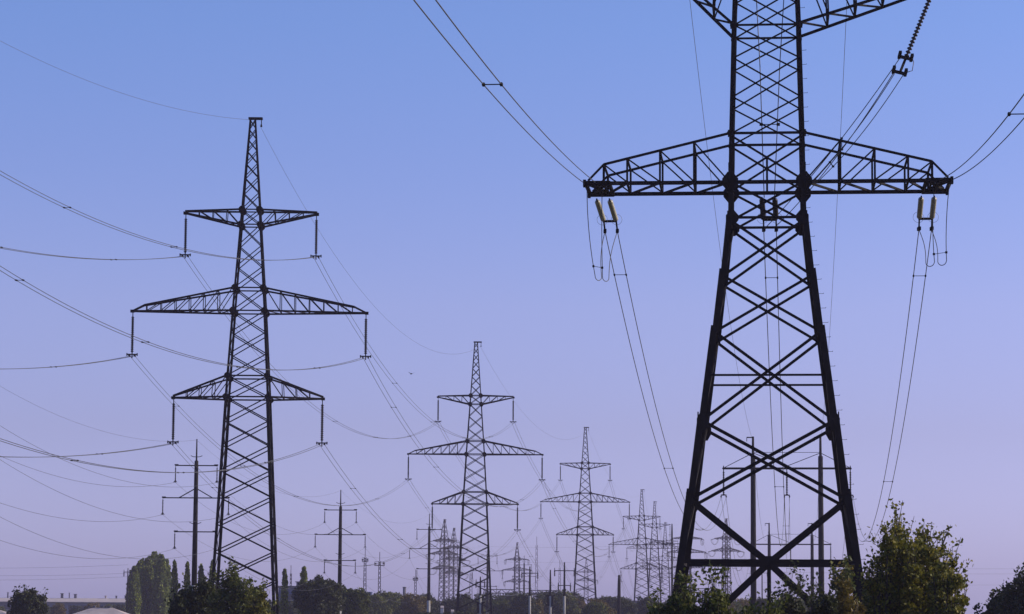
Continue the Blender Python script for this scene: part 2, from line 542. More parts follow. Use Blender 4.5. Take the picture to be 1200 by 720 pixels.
# gussets at the joints
def octo(w, h, cut=.32):
    return [(-h, -w * cut), (-h, w * cut), (-h * cut, w), (h * cut, w), (h, w * cut), (h, -w * cut), (h * cut, -w), (-h * cut, -w)]
for z, w, h, inx in ((20.5, .34, .42, .06), (18.95, .27, .32, .14), (10.2, .24, .42, .14), (22.6, .15, .15, .04), (6.97, .18, .28, .12), (27.3, .12, .13, .03)):
    for c in CORNERS:
        hh = interp(BIG_LEV, z)
        mb = MB()
        mb.plate((c[0] * (hh - inx), c[1] * (hh + .05), z), (0, c[1], 0), (0, 0, 1), octo(w, h), .05)
        mb.plate((c[0] * (hh + .05), c[1] * (hh - inx), z), (c[0], 0, 0), (0, 0, 1), octo(w, h), .05)
        mb.build('gusset_plate', M['steel'], big)
# climbing pegs on the right legs
for c in ((1, -1),):
    z = 2.0
    k = 0
    while z < 31:
        mb = MB()
        p = corner(BIG_LEV, c, z) + V((-.04 if z > 19.1 else .03, .04, 0))
        mb.bar(p, p + V((.23, -.05, 0)), .015)
        mb.bar(p + V((.23, -.05, -.008)), p + V((.23, -.05, .035)), .015)
        mb.build('climbing_peg', M['steel'], big)
        z += .62; k += 1
# middle arms: two flat frames, as deep as the body all the way to the tip
for side in (-1, 1):
    mb = MB()
    xt = 7.72; zb = 20.5; h0 = interp(BIG_LEV, 20.5); h1 = interp(BIG_LEV, 22.62)
    xe = 6.95; ze = 21.32
    Y2 = 1.5
    for fy in (-1, 1):
        f = lambda x, z: V((side * x, fy * Y2, z))
        mb.bar(f(h0, zb), f(xt, zb), .155, .13)
        mb.bar(f(h1, 22.62), f(xe, ze), .10)
        mb.bar(f(xe, ze), f(xt - .1, zb + .12), .085)
        xs = [h0, 3.1, 4.55, 5.95, xe]
        zt = lambda x: 22.62 + (ze - 22.62) * (x - h1) / (xe - h1)
        for x in xs[1:]: mb.bar(f(x, zb), f(x, zt(x)), .085 if x < xe else .10)
        for xa, xb in zip(xs[1:], xs[:-1]):
            mb.bar(f(xb, zb + .05), f(xa, zt(xa)), .06)
    for xa, xb in zip(xs, xs[1:]):
        mb.bar((side * xa, -Y2, zb), (side * xb, Y2, zb), .09); mb.bar((side * xb, -Y2, zb), (side * xb, Y2, zb), .09)
        mb.bar((side * xb, -Y2, zt(xb)), (side * xb, Y2, zt(xb)), .08)
    arm = mb.build('crossarm', M['steel'], big)
    mb = MB()
    for fy in (-1, 1):
        mb.bar((side * (xt - 1.05), fy * Y2, zb), (side * (xt + .06), fy * Y2, zb), .21, .18)
        mb.box((side * (xt + .05), fy * Y2, zb), .12, .3, .3)
    for x in (xt, xt - .5, xt - 1.0): mb.bar((side * x, -Y2, zb), (side * x, Y2, zb), .14, .14)
    mb.bar((side * xt, -Y2, zb), (side * (xt - 1), Y2, zb), .1); mb.bar((side * (xt - 1), -Y2, zb), (side * xt, Y2, zb), .1)
    mb.build('tip_frame', M['steel'], arm)
# upper arms: shorter on the left, long on the right, rising to their tips
for side, xt, zt_, top, bays in ((-1, 3.9, 29.75, 30.9, 3), (1, 8.6, 29.75, 31.4, 6)):
    mb = MB()
    h0 = interp(BIG_LEV, 27.4); h1 = interp(BIG_LEV, top)
    Pp = {}
    for fy in (-1, 1):
        b0, b1 = V((side * h0, fy * h0, 27.4)), V((side * xt, fy * .75, zt_))
        t0, t1 = V((side * h1, fy * h1, top)), V((side * xt, fy * .75, zt_ + .3))
        mb.bar(b0, b1, .115); mb.bar(t0, t1, .10)
        bs = [b0 + (b1 - b0) * (i / bays) for i in range(bays + 1)]; ts = [t0 + (t1 - t0) * (i / bays) for i in range(bays + 1)]
        for i in range(1, bays + 1): mb.bar(bs[i], ts[i], .07)
        for i in range(bays): mb.bar(ts[i], bs[i + 1], .06)
        Pp[fy] = bs
    for i in range(1, bays + 1):
        mb.bar(Pp[-1][i], Pp[1][i], .09); mb.bar(Pp[-1][i - 1], Pp[1][i], .08)
    mb.build('crossarm', M['steel'], big)
# top beam for the earth wires
mb = MB()
for fy in (-1, 1):
    mb.bar((-3.7, fy * .5, 32.0), (3.7, fy * .5, 32.0), .16)
    for sx in (-1, 1): mb.bar((sx * 1.3, fy * 1.3, 31.7), (sx * .9, fy * .5, 32.0), .14)
for k in range(8): mb.bar((-3.7 + k * 7.4 / 7, -.5, 32), (-3.7 + k * 7.4 / 7, .5, 32), .09)
mb.build('earthwire_beam', M['steel'], big)
BM = Matrix.Translation((BX, BY, 0)) @ Matrix.Rotation(BIG_YAW, 4, 'Z')
def bw(x, y, z): return BM @ V((x, y, z))

# tension strings on the far side of the arms, leading to the portal line
def tension_pair(name, lab, P0, P1, gap, mat, discs=16, rd=.15):
    """two parallel insulator strings with yoke plates, hung between two world points"""
    r = empty(name, P0, 0, lab, 'insulator', 'tension insulators of the big tower')
    d = V(P1) - V(P0)
    dd = d.normalized()
    sx = V((dd.y, -dd.x, 0)).normalized() * (gap / 2)
    for k in (-1, 1):
        mb = MB()
        mb.bar(sx * k, sx * k + d * .12, .06)
        mb.bar(sx * k + d * .9, sx * k + d, .06)
        mb.build('link', M['steel'], r)
        mb = MB()
        add_string(mb, sx * k + d * .1, sx * k + d * .92, discs, .07, rd, 12)
        mb.build('insulator_string', mat, r, True)
    mb = MB()
    mb.bar(-sx * 1.15 + d, sx * 1.15 + d, .1, .1)
    for k in (-1, 1):
        mb.bar(sx * k + d, sx * k + d * 1.16 + V((0, 0, -.25)), .07)
        mb.box(sx * k + d * 1.17 + V((0, 0, -.28)), .13, .4, .15)
    mb.build('yoke', M['steel'], r)
    mb = MB()       # grading ring
    n = 20
    for k in (-1, 1):
        ctr = sx * k * 1.15 + d * .93
        mb.tube([ctr + V((.24 * math.cos(2 * math.pi * i / n), 0, .24 * math.sin(2 * math.pi * i / n))) for i in range(n + 1)], .007, 4)
    mb.build('grading_ring', M['wire'], r)
    return r

def para(a, b, sag, n=40):
    a, b = V(a), V(b)
    return [a.lerp(b, i / n) - V((0, 0, 4 * sag * (i / n) * (1 - i / n))) for i in range(n + 1)]

def wire(name, lab, a, b, sag, r, group, n=40, mat='wire'):
    mb = MB()
    mb.tube(para(a, b, sag, n), r, 4)
    return tag(mb.build(name, M[mat], None, True), lab, 'power line', group)

def bundle(lab, a, b, sag, r, sep, group, n=40, spacers=(.12, .3, .5, .7, .88), jumps=None):
    """two parallel conductors with spacers: Empty > wire, wire, spacer..."""
    a, b = V(a), V(b)
    root = empty('twin_conductor', a, 0, lab, 'power line', group)
    d = (b - a)
    side = V((d.y, -d.x, 0)).normalized() * (sep / 2)
    pts = [p - a for p in para(a, b, sag, n)]
    for k in (-1, 1):
        mb = MB()
        mb.tube([p + side * k for p in pts], r, 4)
        mb.build('wire', M['wire'], root, True)
    for t in spacers:
        c = (b - a) * t - V((0, 0, 4 * sag * t * (1 - t)))
        mb = MB()
        mb.bar(c - side, c + side, r * 1.3)
        for k in (-1, 1): mb.bar(c + side * k - d.normalized() * .12, c + side * k + d.normalized() * .12, r * 3.6)
        mb.build('spacer', M['steel'], root)
    return root

XT = 7.3
FAR_A = {}
for nm, x, lab, mat in (('left', -XT + .12, 'pair of cream insulator strings under the left arm tip of the big tower', 'porcelain'),
                        ('right', XT - .35, 'pair of cream insulator strings under the right arm tip of the big tower', 'porcelain'),
                        ('middle', .05, 'pair of dark insulator strings hanging inside the big tower at arm level', 'brownglass')):
    P0 = bw(x, 1.75 if nm != 'middle' else 1.7, 20.33)
    P1 = P0 + V((.105 * 3.2, 2.9, -.56)) + (V((.08, 0, 0)) if nm == 'left' else V((0, 0, 0)))
    tension_pair('tension_insulator', lab, P0, P1, .56, M[mat], 14, .125)
    FAR_A[nm] = P1 + (P1 - P0) * .18 + V((0, 0, -.28))

# ------------------------------------------------------------------ portals of the next spans
def portal(loc, rz, H, gap, xarm, zarm, drop, lab):
    r = empty('portal_support', loc, rz, lab, 'power pole', 'two-legged portal supports')
    for s in (-1, 1):
        mb = MB()
        mb.tube([(s * gap / 2, 0, -.5), (s * gap / 2, 0, H * .5), (s * gap / 2, 0, H - 2.2), (s * gap / 2, 0, H - 2.1), (s * gap / 2, 0, H)], [.34, .30, .26, .15, .12], 10)
        mb.bar((s * gap / 2 - .7, 0, H - .1), (s * gap / 2 + .1, 0, H - .1), .12)
        mb.bar((s * gap / 2 - .68, 0, H - .1), (s * gap / 2 - .68, 0, H - .55), .07)
        mb.build('leg', M['darkpole'], r, True)
    mb = MB()
    for fy in (-.22, .22):
        mb.bar((-xarm, fy, zarm), (xarm, fy, zarm), .2, .12)
    for k in range(15):
        x = -xarm + k * 2 * xarm / 14
        mb.bar((x, -.22, zarm), (x, .22, zarm), .1)
    arm = mb.build('crossarm', M['darkpole'], r)
    mb = MB()
    for s in (-1, 1):
        mb.bar((s * (xarm - .2), 0, zarm + .1), (s * gap / 2, 0, zarm + 1.7), .07)
        mb.bar((0, 0, zarm + .25), (s * gap / 2, 0, zarm + 1.7), .07)
    mb.bar((-gap / 2, 0, zarm + 1.75), (gap / 2, 0, zarm + 1.75), .05)
    mb.build('tie_rod', M['darkpole'], r)
    for x in (-xarm + .1, 0, xarm - .1):
        mb = MB()
        mb.bar((x, 0, zarm + .3), (x, 0, zarm - .4), .1)
        add_string(mb, (x, 0, zarm - .35), (x, 0, zarm - drop), 14, .06, .13, 8)
        mb.mi = 1
        mb.bar((x - .3, 0, zarm - drop - .02), (x + .3, 0, zarm - drop - .02), .12, .16)
        for dx in (-.28, .28): mb.bar((x + dx, -.4, zarm - drop - .2), (x + dx, .4, zarm - drop - .2), .14)
        for dx in (-.28, .28): mb.bar((x + dx, 0, zarm - drop), (x + dx, 0, zarm - drop - .2), .08)
        mb.build('insulator_string', [M['brownglass'], M['steel']], arm)
    return r
LD = -math.atan(.105)
P1c = at(922, 548, 299)
portal((P1c.x, 299, 0), LD, 22.0, 7.35, 7.0, 18.5, 2.9, 'dark two-legged portal support standing between the big tower legs, nearer one')
P2c = at(926.5, 638, 475)
portal((P2c.x, 475, 0), LD, 18.75, 7.4, 7.0, 15.05, 2.6, 'smaller two-legged portal support behind the nearer portal')
P3 = (P2c.x + 17, 640, -3)
PM1 = Matrix.Translation((P1c.x, 299, 0)) @ Matrix.Rotation(LD, 4, 'Z')
PM2 = Matrix.Translation((P2c.x, 475, 0)) @ Matrix.Rotation(LD, 4, 'Z')
G1 = 'conductors of the big tower line'
for nm, x, sag in (('left', -6.9, 7.8), ('middle', 0, 9.2), ('right', 6.9, 8.8)):
    a = FAR_A[nm]; b = PM1 @ V((x, 0, 15.4))
    bundle('twin conductor sagging from the big tower %s insulators down to the nearer portal' % nm, a, b, sag, .02, .56, G1, 60, (.035, .3, .6, .85))
    c = PM2 @ V((x, 0, 12.25))
    bundle('twin conductor from the %s end of the nearer portal to the smaller portal' % nm if nm != 'middle' else 'twin conductor from the middle of the nearer portal to the smaller portal',
           b, c, 7.0, .02, .5, G1, 40)
for s, nm in ((-1, 'left'), (1, 'right')):
    a = bw(s * 3.65, 0, 31.9); b = PM1 @ V((s * 3.68, 0, 21.5))
    wire('earth_wire', 'thin earth wire from the big tower top to the %s leg of the nearer portal' % nm, a, b, 3.4, .012, G1, 50)
    c = PM2 @ V((s * 3.7, 0, 18.3))
    wire('earth_wire', 'thin earth wire between the two portals above their %s legs' % nm, b, c, 6.0, .014, G1, 30)

# near side: conductors passing over the camera
for s, nm in ((-1, 'left'), (1, 'right')):
    a = bw(s * 7.55, -1.62, 20.52)
    b = a + V((-.105 * 195, -195, 0))
    bundle('twin conductor rising from the %s arm tip of the big tower out of the picture' % nm, a, b, 5.0 if s < 0 else 6.7, .022, .52, G1, 80, (.19, .4, .6, .8))

# slack jumper loops under the arm tips
def loop_pts(a, xlow, zlow, b):
    """a slack U: down from a, round a tight bend at the bottom, up to b"""
    a, b = V(a), V(b)
    w = (b.x - a.x)
    dirn = 1 if b.x > xlow else -1
    r = .15
    ymid = (a.y + b.y) * .5
    L = V((xlow, ymid - .25, zlow + r))
    out = []
    for i in range(9):
        t = i / 9
        p = a.lerp(L, t)
        p.x += (xlow - a.x) * (t * t - t) * .8
        out.append(p)
    for i in range(9):
        q = math.pi * i / 8
        out.append(V((xlow + dirn * (r - r * math.cos(q)), ymid - .25 + .5 * i / 8, zlow + r - r * 1.15 * math.sin(q))))
    E_ = out[-1]
    for i in range(1, 10):
        t = i / 9
        p = E_.lerp(b, t)
        p.x -= dirn * .10 * math.sin(math.pi * t)
        out.append(p)
    return out
for s, nm in ((-1, 'left'), (1, 'right')):
    r = empty('jumper_cable', bw(s * 7.6, 0, 20.3), 0, 'slack U-shaped jumper cables hanging under the %s arm tip of the big tower' % nm, 'jumper cable', G1)
    o = r.location
    A = FAR_A[nm]
    PT = []
    for k, xo, xe, px, py in (((0, 7.68, -.28, 697.5, 327), (1, 7.15, .28, 707, 325)) if s < 0 else ((0, 7.68, .28, 1104, 314), (1, 7.15, -.28, 1094, 312))):
        a = bw(s * xo, -1.3 if k == 0 else .6, 20.35)
        b = A + V((xe, .1, 0))
        lo = at(px, py, 118.5)
        pts = [p - o for p in loop_pts(a, lo.x, lo.z, b)]
        PT.append(pts)
        mb = MB()
        mb.tube(pts, .018, 5)
        mb.build('wire', M['wire'], r, True)
    mb = MB()
    p, q = PT[0][8], PT[1][8]
    mb.bar(p, q, .02)
    for c in (p, q): mb.box(c, .09, .09, .09)
    mb.build('spacer', M['steel'], r)

# long string hanging from the right upper arm, and its jumpers to the middle strings
Sa, Sb = at(1110, -52, 114.5), at(1062, 67, 113.2)
r = empty('jumper_string', Sa, 0, 'long ribbed insulator string slanting down from the top right arm of the big tower', 'insulator', 'tension insulators of the big tower')
mb = MB(); add_string(mb, (0, 0, 0), Sb - Sa, 30, .04, .115, 12); mb.build('insulator_string', M['brownglass'], r, True)
dS = (Sb - Sa).normalized()
mb = MB()
e = Sb - Sa
mb.bar(e - dS * .1, e + dS * .8, .08)
for k in (.05, .8):
    c = e + dS * k
    sx = V((.25, 0, -.06))
    mb.bar(c - sx, c + sx, .12, .14)
    for q in (-1, 1): mb.bar(c + sx * q - V((0, .2, -.16)), c + sx * q + V((0, .3, 0.0)), .12)
mb.build('clamp', M['steel'], r)
mb = MB()
mb.tube([e + dS * .05 + V((.27, 0, 0)), e + dS * .2 + V((.38, 0, -.05)), e + dS * .6 + V((.45, 0, -.08)), e + dS * .75 + V((.36, 0, .0)), e + dS * .8 + V((.24, 0, 0))], .018, 5)
mb.build('jumper_loop', M['wire'], r, True)
A = FAR_A['middle']
jr = empty('jumper_cable', Sb, 0, 'jumper cables running from the slanting string behind the right leg into the big tower', 'jumper cable', G1)
JW = []
for (q, dx, tx, sag) in ((.05, -.25, A + V((-.2, 0, .1)), .30), (.8, -.26, A + V((.2, 0, .1)), .42), (.8, -.2, at(948, 216, 117), .30), (.8, .2, at(955, 216, 117), .32)):
    mb = MB()
    a = dS * q + V((dx, .2, 0))
    pts = para(a, tx - Sb, sag, 24)
    mb.tube(pts, .019, 5)
    mb.build('wire', M['wire'], jr, True)
    JW.append(pts)
for i, j in ((0, 1), (2, 3)):
    mb = MB()
    a = JW[i][10 if i == 0 else 18]; b = min(JW[j], key=lambda q: (q - a).length)
    mb.bar(a, b, .03)
    for q in (a, b): mb.box(q, .1, .1, .08)
    mb.build('spacer', M['steel'], jr)
jr2 = empty('jumper_cable', bw(0, 1.0, 31.7), 0, 'two upright jumper cables dropping through the middle of the big tower body', 'jumper cable', G1)
for (px0, px1) in ((886.5, 895.5), (918, 907.5)):
    mb = MB()
    p0 = at(px0 - (4 if px0 < 900 else -5), -75, 117); p1 = at(px1, 232, 117.9)
    mb.tube([p0 - jr2.location, p0.lerp(p1, .5) + V((.06 if px0 < 900 else -.06, 0, 0)) - jr2.location, p1 - jr2.location], .022, 5)
    mb.build('wire', M['wire'], jr2, True)
mb = MB(); a, b = at(892, 146, 117.6), at(912, 146, 117.6); mb.bar(a - jr2.location, b - jr2.location, .03); mb.box(a - jr2.location, .14, .1, .12); mb.box(b - jr2.location, .14, .1, .12); mb.build('spacer', M['steel'], jr2)

# ------------------------------------------------------------------ conductors of the pylon row
G2 = 'twin conductors of the three-armed pylon row'
RAD = [.020, .022, .024, .026, .028]
for i in range(5):
    (x0, y0, z0), (x1, y1, z1) = PYL[i], PYL[i + 1]
    for k, (dx, z) in SUS_ATT.items():
        span = y1 - y0
        bundle('twin conductor between the %s arms of the %s and the %s' % (k, ORD[i], ORD[i + 1]),
               (x0 + dx, y0, z0 + z), (x1 + dx, y1, z1 + z), 7.4 * (span / 168) ** 1.3 if i else 7.4, RAD[i], .42, G2, 40 if i < 2 else 24,
               (.1, .28, .46, .64, .82) if i < 2 else (.5,))
    wire('earth_wire', 'faint earth wire between the peaks of the %s and the %s' % (ORD[i], ORD[i + 1]), (x0 + .6, y0, z0 + 42.6), (x1 + .6, y1, z1 + 42.6), 6.5 if i else 7.4, .013, G2, 36)
BK = {'upper left': (5.0, 1.3), 'upper right': (5.1, 1.9), 'middle left': (5.2, 1.7), 'middle right': (5.1, 1.6), 'lower left': (4.2, 1.8), 'lower right': (5.3, 1.5)}
for k, (dx, z) in SUS_ATT.items():
    sag, dz = BK[k]
    bundle('twin conductor leaving the %s arm of the nearest left pylon towards the left edge' % k,
           (PYL[0][0] + dx, 224, z), (-46.5 + dx * 1.41, 120.1, z + dz), sag, .021, .40, G2, 60, (.14, .33, .52, .72))
wire('earth_wire', 'faint earth wire from the peak of the nearest left pylon towards the left edge', (PYL[0][0] - .2, 224, 43.1), (-46.5, 120, 44.8), 4.7, .012, G2, 50)

# ------------------------------------------------------------------ single poles with three crossarms
def pole3(H=20.3, zt=17.55, zm=14.2, zl=10.7):
    r = empty('power_pole', (0, 0, 0))
    mb = MB()
    mb.tube([(0, 0, 5.2), (0, 0, H - 2.3), (0, 0, H - 2.2), (0, 0, H)], [.29, .2, .09, .06], 10)
    mb.build('pole', M['darkpole'], r, True)
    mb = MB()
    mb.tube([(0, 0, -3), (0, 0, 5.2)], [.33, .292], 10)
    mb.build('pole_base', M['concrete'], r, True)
    mb = MB()
    for z in (zt + .9, zl + .85):
        mb.tube([(-.6, 0, z + .12), (-.3, 0, z), (.3, 0, z), (.6, 0, z + .12)], .035, 4)
    mb.build('tie_rod', M['darkpole'], r)
    for z, x in ((zt, 2.15), (zm, 3.4), (zl, 2.1)):
        for s in (-1, 1):
            mb = MB()
            mb.bar((s * .1, 0, z), (s * x, 0, z), .11, .12)
            mb.box((s * (x - .1), 0, z + .06), .4, .2, .14)
            if x > 3: mb.bar((s * 1.75, 0, z), (s * .1, 0, z + .95), .10)
            am = mb.build('crossarm', M['darkpole'], r)
            mb = MB()
            mb.bar((s * x, 0, z), (s * x, 0, z - .25), .05)
            add_string(mb, (s * x, 0, z - .22), (s * x, 0, z - 1.55), 9, .035, .085, 8)
            mb.mi = 1
            mb.tube([(s * x, -.35, z - 1.74), (s * x, -.12, z - 1.62), (s * x, .12, z - 1.62), (s * x, .35, z - 1.74)], .05, 4)
            mb.bar((s * x - .18, 0, z - 1.75), (s * x, 0, z - 1.5), .05); mb.bar((s * x + .18, 0, z - 1.75), (s * x, 0, z - 1.5), .05)
            mb.build('insulator_string', [M['brownglass'], M['darkpole']], am)
    return r
PP = [(-32.6, 283, 0), (-23.2, 373, -1.0), (-14.2, 478, -.2), (-5.2, 622, -1.5), (4, 800, 0)]
PPL = ['dark concrete pole with three short crossarms left of the nearest pylon', 'dark concrete pole with three crossarms above the round tree',
       'dark concrete pole with three crossarms just left of the second pylon', 'small concrete pole with crossarms seen through the second pylon legs', 'tiny far concrete pole with crossarms at the end of the pole row']
PA = {'upper left': (-2.15, 15.8), 'upper right': (2.15, 15.8), 'middle left': (-3.4, 12.45), 'middle right': (3.4, 12.45), 'lower left': (-2.1, 8.95), 'lower right': (2.1, 8.95)}
pr0 = pole3()
G3 = 'single wires of the pole row'
PN = ['first pole', 'second pole', 'third pole', 'fourth pole', 'fifth pole']
for i, (x, y, z) in enumerate(PP):
    p = pr0 if i == 0 else copy_tree(pr0)
    p.location = (x, y, z)
    tag(p, PPL[i], 'power pole', 'row of single power poles')
for i in range(4):
    (x0, y0, z0), (x1, y1, z1) = PP[i], PP[i + 1]
    for k, (dx, z) in PA.items():
        wire('power_wire', 'thin wire between the %s arms of the %s and the %s' % (k, PN[i], PN[i + 1]), (x0 + dx, y0, z0 + z), (x1 + dx, y1, z1 + z), 3.2 * ((y1 - y0) / 90) ** 1.4, .014, G3, 24)
    wire('earth_wire', 'thin earth wire between the tops of the %s and the %s' % (PN[i], PN[i + 1]), (x0, y0, z0 + 20.2), (x1, y1, z1 + 20.2), 2.8, .010, G3, 24)
for k, (dx, z) in PA.items():
    wire('power_wire', 'thin wire from the %s arm of the first pole towards the left edge' % k, (PP[0][0] + dx, 283, z), (-43.6 + dx * 1.08, 190.2, z + 3.3), 3.16, .015, G3, 40)
wire('earth_wire', 'thin earth wire from the top of the first pole towards the left edge', (PP[0][0], 283, 20.2), (-43.9, 190.2, 23.5), 3.0, .010, G3, 40)

# ------------------------------------------------------------------ masts, small poles, gantries, chimney in the distance
def mast(px, py, Y, w, plat, lab):
    top = at(px, py, Y)
    H = top.z + 1
    r = empty('floodlight_mast', (top.x, Y, -1), 0, lab, 'mast', 'distant lattice masts')
    lev = [(0, w), (H * .94, w * .5), (H, .1)]
    mb = MB()
    for c in CORNERS:
        mb.bar(corner(lev, c, 0), corner(lev, c, H * .94), .15)
    for (ca, cb) in FACES:
        n = 14
        for i in range(n):
            z0, z1 = H * .94 * i / n, H * .94 * (i + 1) / n
            mb.bar(corner(lev, ca, z0), corner(lev, cb, z1), .08); mb.bar(corner(lev, cb, z0), corner(lev, ca, z1), .08)
    mb.build('lattice_shaft', M['steel_far'], r)
    if plat:
        mb = MB()
        z = H * .88
        mb.box((0, 0, z), plat * 2, plat, .22)
        for x in (-plat, 0, plat): mb.bar((x, -plat / 2, z), (x, -plat / 2, z + 1.0), .1)
        mb.bar((-plat, -plat / 2, z + 1.2), (plat, -plat / 2, z + 1.0), .1)
        mb.build('platform', M['steel_far'], r)
        for x in (-plat * .8, plat * .8):
            mb = MB(); mb.box((x, -plat / 2, z + .55), .5, .4, .5); mb.build('floodlight', M['steel_far'], r)
    mb = MB(); mb.bar((0, 0, H * .94), (0, 0, H + 1.5), .16); mb.build('lightning_rod', M['steel_far'], r)
    return r
mast(428, 648, 820, .55, .9, 'slim grey lattice mast with a platform right of the second pole, left of two')
mast(445, 653, 820, .5, 1.5, 'slim grey lattice mast with a wide platform, right of two')
mast(487, 673, 900, .55, .8, 'short grey lattice mast with a flat top left of the third pole')
mast(629, 633, 1250, .7, 0, 'thin faint lattice mast between the second and third pylons')
mast(656, 661, 1250, .7, 0, 'thin faint lattice mast just left of the third pylon')
mast(341, 668, 900, .4, 0, 'thin pale antenna mast above the blue building')
mast(552, 668, 1000, .7, 0, 'faint lattice mast visible through the second pylon legs')

def slim_pole(px, py, Y, arms, lab, bulb=False, name='wooden_pole', pale=7.2, rad=.19):
    top = at(px, py, Y)
    H = top.z + 1.5
    r = empty(name, (top.x, Y, -1.5), 0, lab, 'power pole', 'small far power poles')
    mb = MB(); mb.tube([(0, 0, pale), (0, 0, H - 1.5), (0, 0, H)], [rad, rad * .75, rad * .5], 8); mb.build('pole', M['darkpole'], r, True)
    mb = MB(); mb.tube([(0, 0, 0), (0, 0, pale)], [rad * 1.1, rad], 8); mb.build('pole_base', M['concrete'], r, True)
    for z, x in arms:
        mb = MB(); mb.bar((-x, 0, H - z), (x, 0, H - z), .13)
        for q in (-1, 1): mb.bar((q * (x - .1), 0, H - z), (q * (x - .1), 0, H - z + .45), .1)
        am = mb.build('crossarm', M['darkpole'], r)
        mb = MB()
        for q in (-1, 1): add_string(mb, (q * (x - .1), 0, H - z - .05), (q * (x - .1), 0, H - z - .9), 4, .07, .14, 6)
        mb.build('insulator', M['brownglass'], am)
    if bulb:
        mb = MB()
        for q in (-1, 1): mb.tube([(q * .42, 0, H - 4.2), (q * .3, 0, H - 5.8)], [.18, .25], 6)
        mb.bar((-.8, 0, H - 4.2), (.8, 0, H - 4.2), .2); mb.bar((-.6, 0, H - 5.8), (.6, 0, H - 5.8), .2)
        mb.build('cable_head', M['steel'], r)
    return r
slim_pole(621, 664, 450, [(1.1, 1.4)], 'slim pole with one short crossarm between the second and third pylons')
slim_pole(645, 668, 450, [], 'slim pole with a thick cable head left of the third pylon', True)
slim_pole(661.5, 659, 450, [(1.4, 1.7), (3.8, 1.1)], 'slim pole with two crossarms beside the third pylon left leg')
slim_pole(725.5, 674, 480, [], 'bare dark pole left of the fourth pylon', False, pale=2.4, rad=.36)
slim_pole(787.5, 614, 480, [(3.5, 1.6)], 'dark pole with one crossarm just left of the big tower leg', pale=1.0)
slim_pole(563, 676, 450, [(.9, .8)], 'short dark pole inside the legs of the second pylon', True)
slim_pole(150, 666, 560, [(.8, .9)], 'thin pole with a small crossarm left of the poplar clump', pale=1.5, rad=.16)
slim_pole(893, 668, 700, [(.8, 1.4)], 'thin dark pole at the middle of the big tower base', pale=2.0)

def gantry(x0, x1, py, Y, lab):
    a, b = at(x0, py, Y), at(x1, py, Y)
    w = b.x - a.x; H = a.z
    r = empty('substation_gantry', (a.x, Y, 0), 0, lab, 'gantry', 'substation gantries')
    mb = MB()
    for z in (H, H - 1.3):
        for fy in (-.5, .5): mb.bar((0, fy, z), (w, fy, z), .28)
    n = int(w / 1.5)
    for i in range(n):
        for fy in (-.5, .5): mb.bar((w * i / n, fy, H - 1.3 * (i % 2)), (w * (i + 1) / n, fy, H - 1.3 * ((i + 1) % 2)), .2)
    mb.build('beam', M['steel_far'], r)
    for x in (.6, w * .5, w - .6):
        for s in (-1, 1):
            mb = MB(); mb.bar((x + s * .9, 0, -.5), (x + s * .25, 0, H - .6), .3); mb.build('leg', M['steel_far'], r)
    for i in range(4):
        x = w * (i + .5) / 4
        mb = MB(); add_string(mb, (x, 0, H - 1.3), (x, 0, H - 3.2), 7, .1, .2, 6); mb.build('insulator_string', M['brownglass'], r)
gantry(566, 604, 691, 1000, 'lattice substation gantry left of the stubby strain pylon')
gantry(622, 656, 692, 1000, 'lattice substation gantry right of the stubby strain pylon')
gantry(806, 838, 690, 1000, 'lattice substation gantry behind the left leg of the big tower')

def chimney(px, py, Y, rad, mat, lab):
    t = at(px, py, Y)
    r = empty('chimney_stack', (t.x, Y, 0), 0, lab, 'chimney')
    mb = MB(); mb.tube([(0, 0, -1), (0, 0, t.z)], [rad * 1.25, rad], 12); mb.build('shaft', M[mat], r, True)
    mb = MB(); mb.tube([(0, 0, t.z - .1), (0, 0, t.z + .25)], [rad * 1.2, rad * 1.2], 12); mb.build('rim', M[mat], r)
chimney(474, 689, 800, .45, 'roof_dark', 'short dark chimney above the far trees left of the third pole')
chimney(428.5, 695, 700, .5, 'bluepaint', 'dark blue stack at the foot of the left slim mast')
chimney(434.0, 695, 700, .5, 'bluepaint', 'dark blue stack just right of its twin under the slim masts')

# faint far wires running across the picture
G4 = 'faint far wires across the fields'
for (xa, ya, xb, yb, Y, lab) in ((-120, 664, 150, 662, 560, 'faint level wire left of the poplars, topmost of three'), (-120, 672, 150, 672, 560, 'faint level wire left of the poplars, middle of three'),
                              (-120, 678, 150, 676, 560, 'faint level wire left of the poplars, lowest of three'),
                              (725, 640, 560, 640, 900, 'faint level wire behind the second and third pylons, upper one'), (745, 657, 560, 658, 900, 'faint level wire behind the second and third pylons, lower one'),
                              (893, 664, 1330, 665, 700, 'faint level wire at the right edge, topmost of three'), (893, 670, 1330, 671, 700, 'faint level wire at the right edge, middle of three'),
                              (893, 683, 1330, 684, 700, 'faint level wire at the right edge, lowest of three')):
    wire('power_wire', lab, at(xa, ya, Y), at(xb, yb, Y), .5, .016, G4, 20)
a6 = PYL[5]
for j, (px, py, Y, rz, lab) in enumerate(STP[:2]):
    p = at(px, py, Y)
    for dz, x in ((-19, 6), (-13.4, 7), (-8.4, 5.6)):
        for s in (-1, 1):
            nm = {-19: 'lowest', -13.4: 'middle', -8.4: 'top'}[dz]
            wire('power_wire', 'faint wire from the %s %s arm of the %s strain pylon by the big tower' % (nm, 'left' if s < 0 else 'right', 'stout' if j == 0 else 'faint'),
                 (p.x + s * x, Y + 1, p.z + dz - .4), (p.x + s * x + 40, Y + 320, p.z + dz - 6), 8, .02, G4, 20)

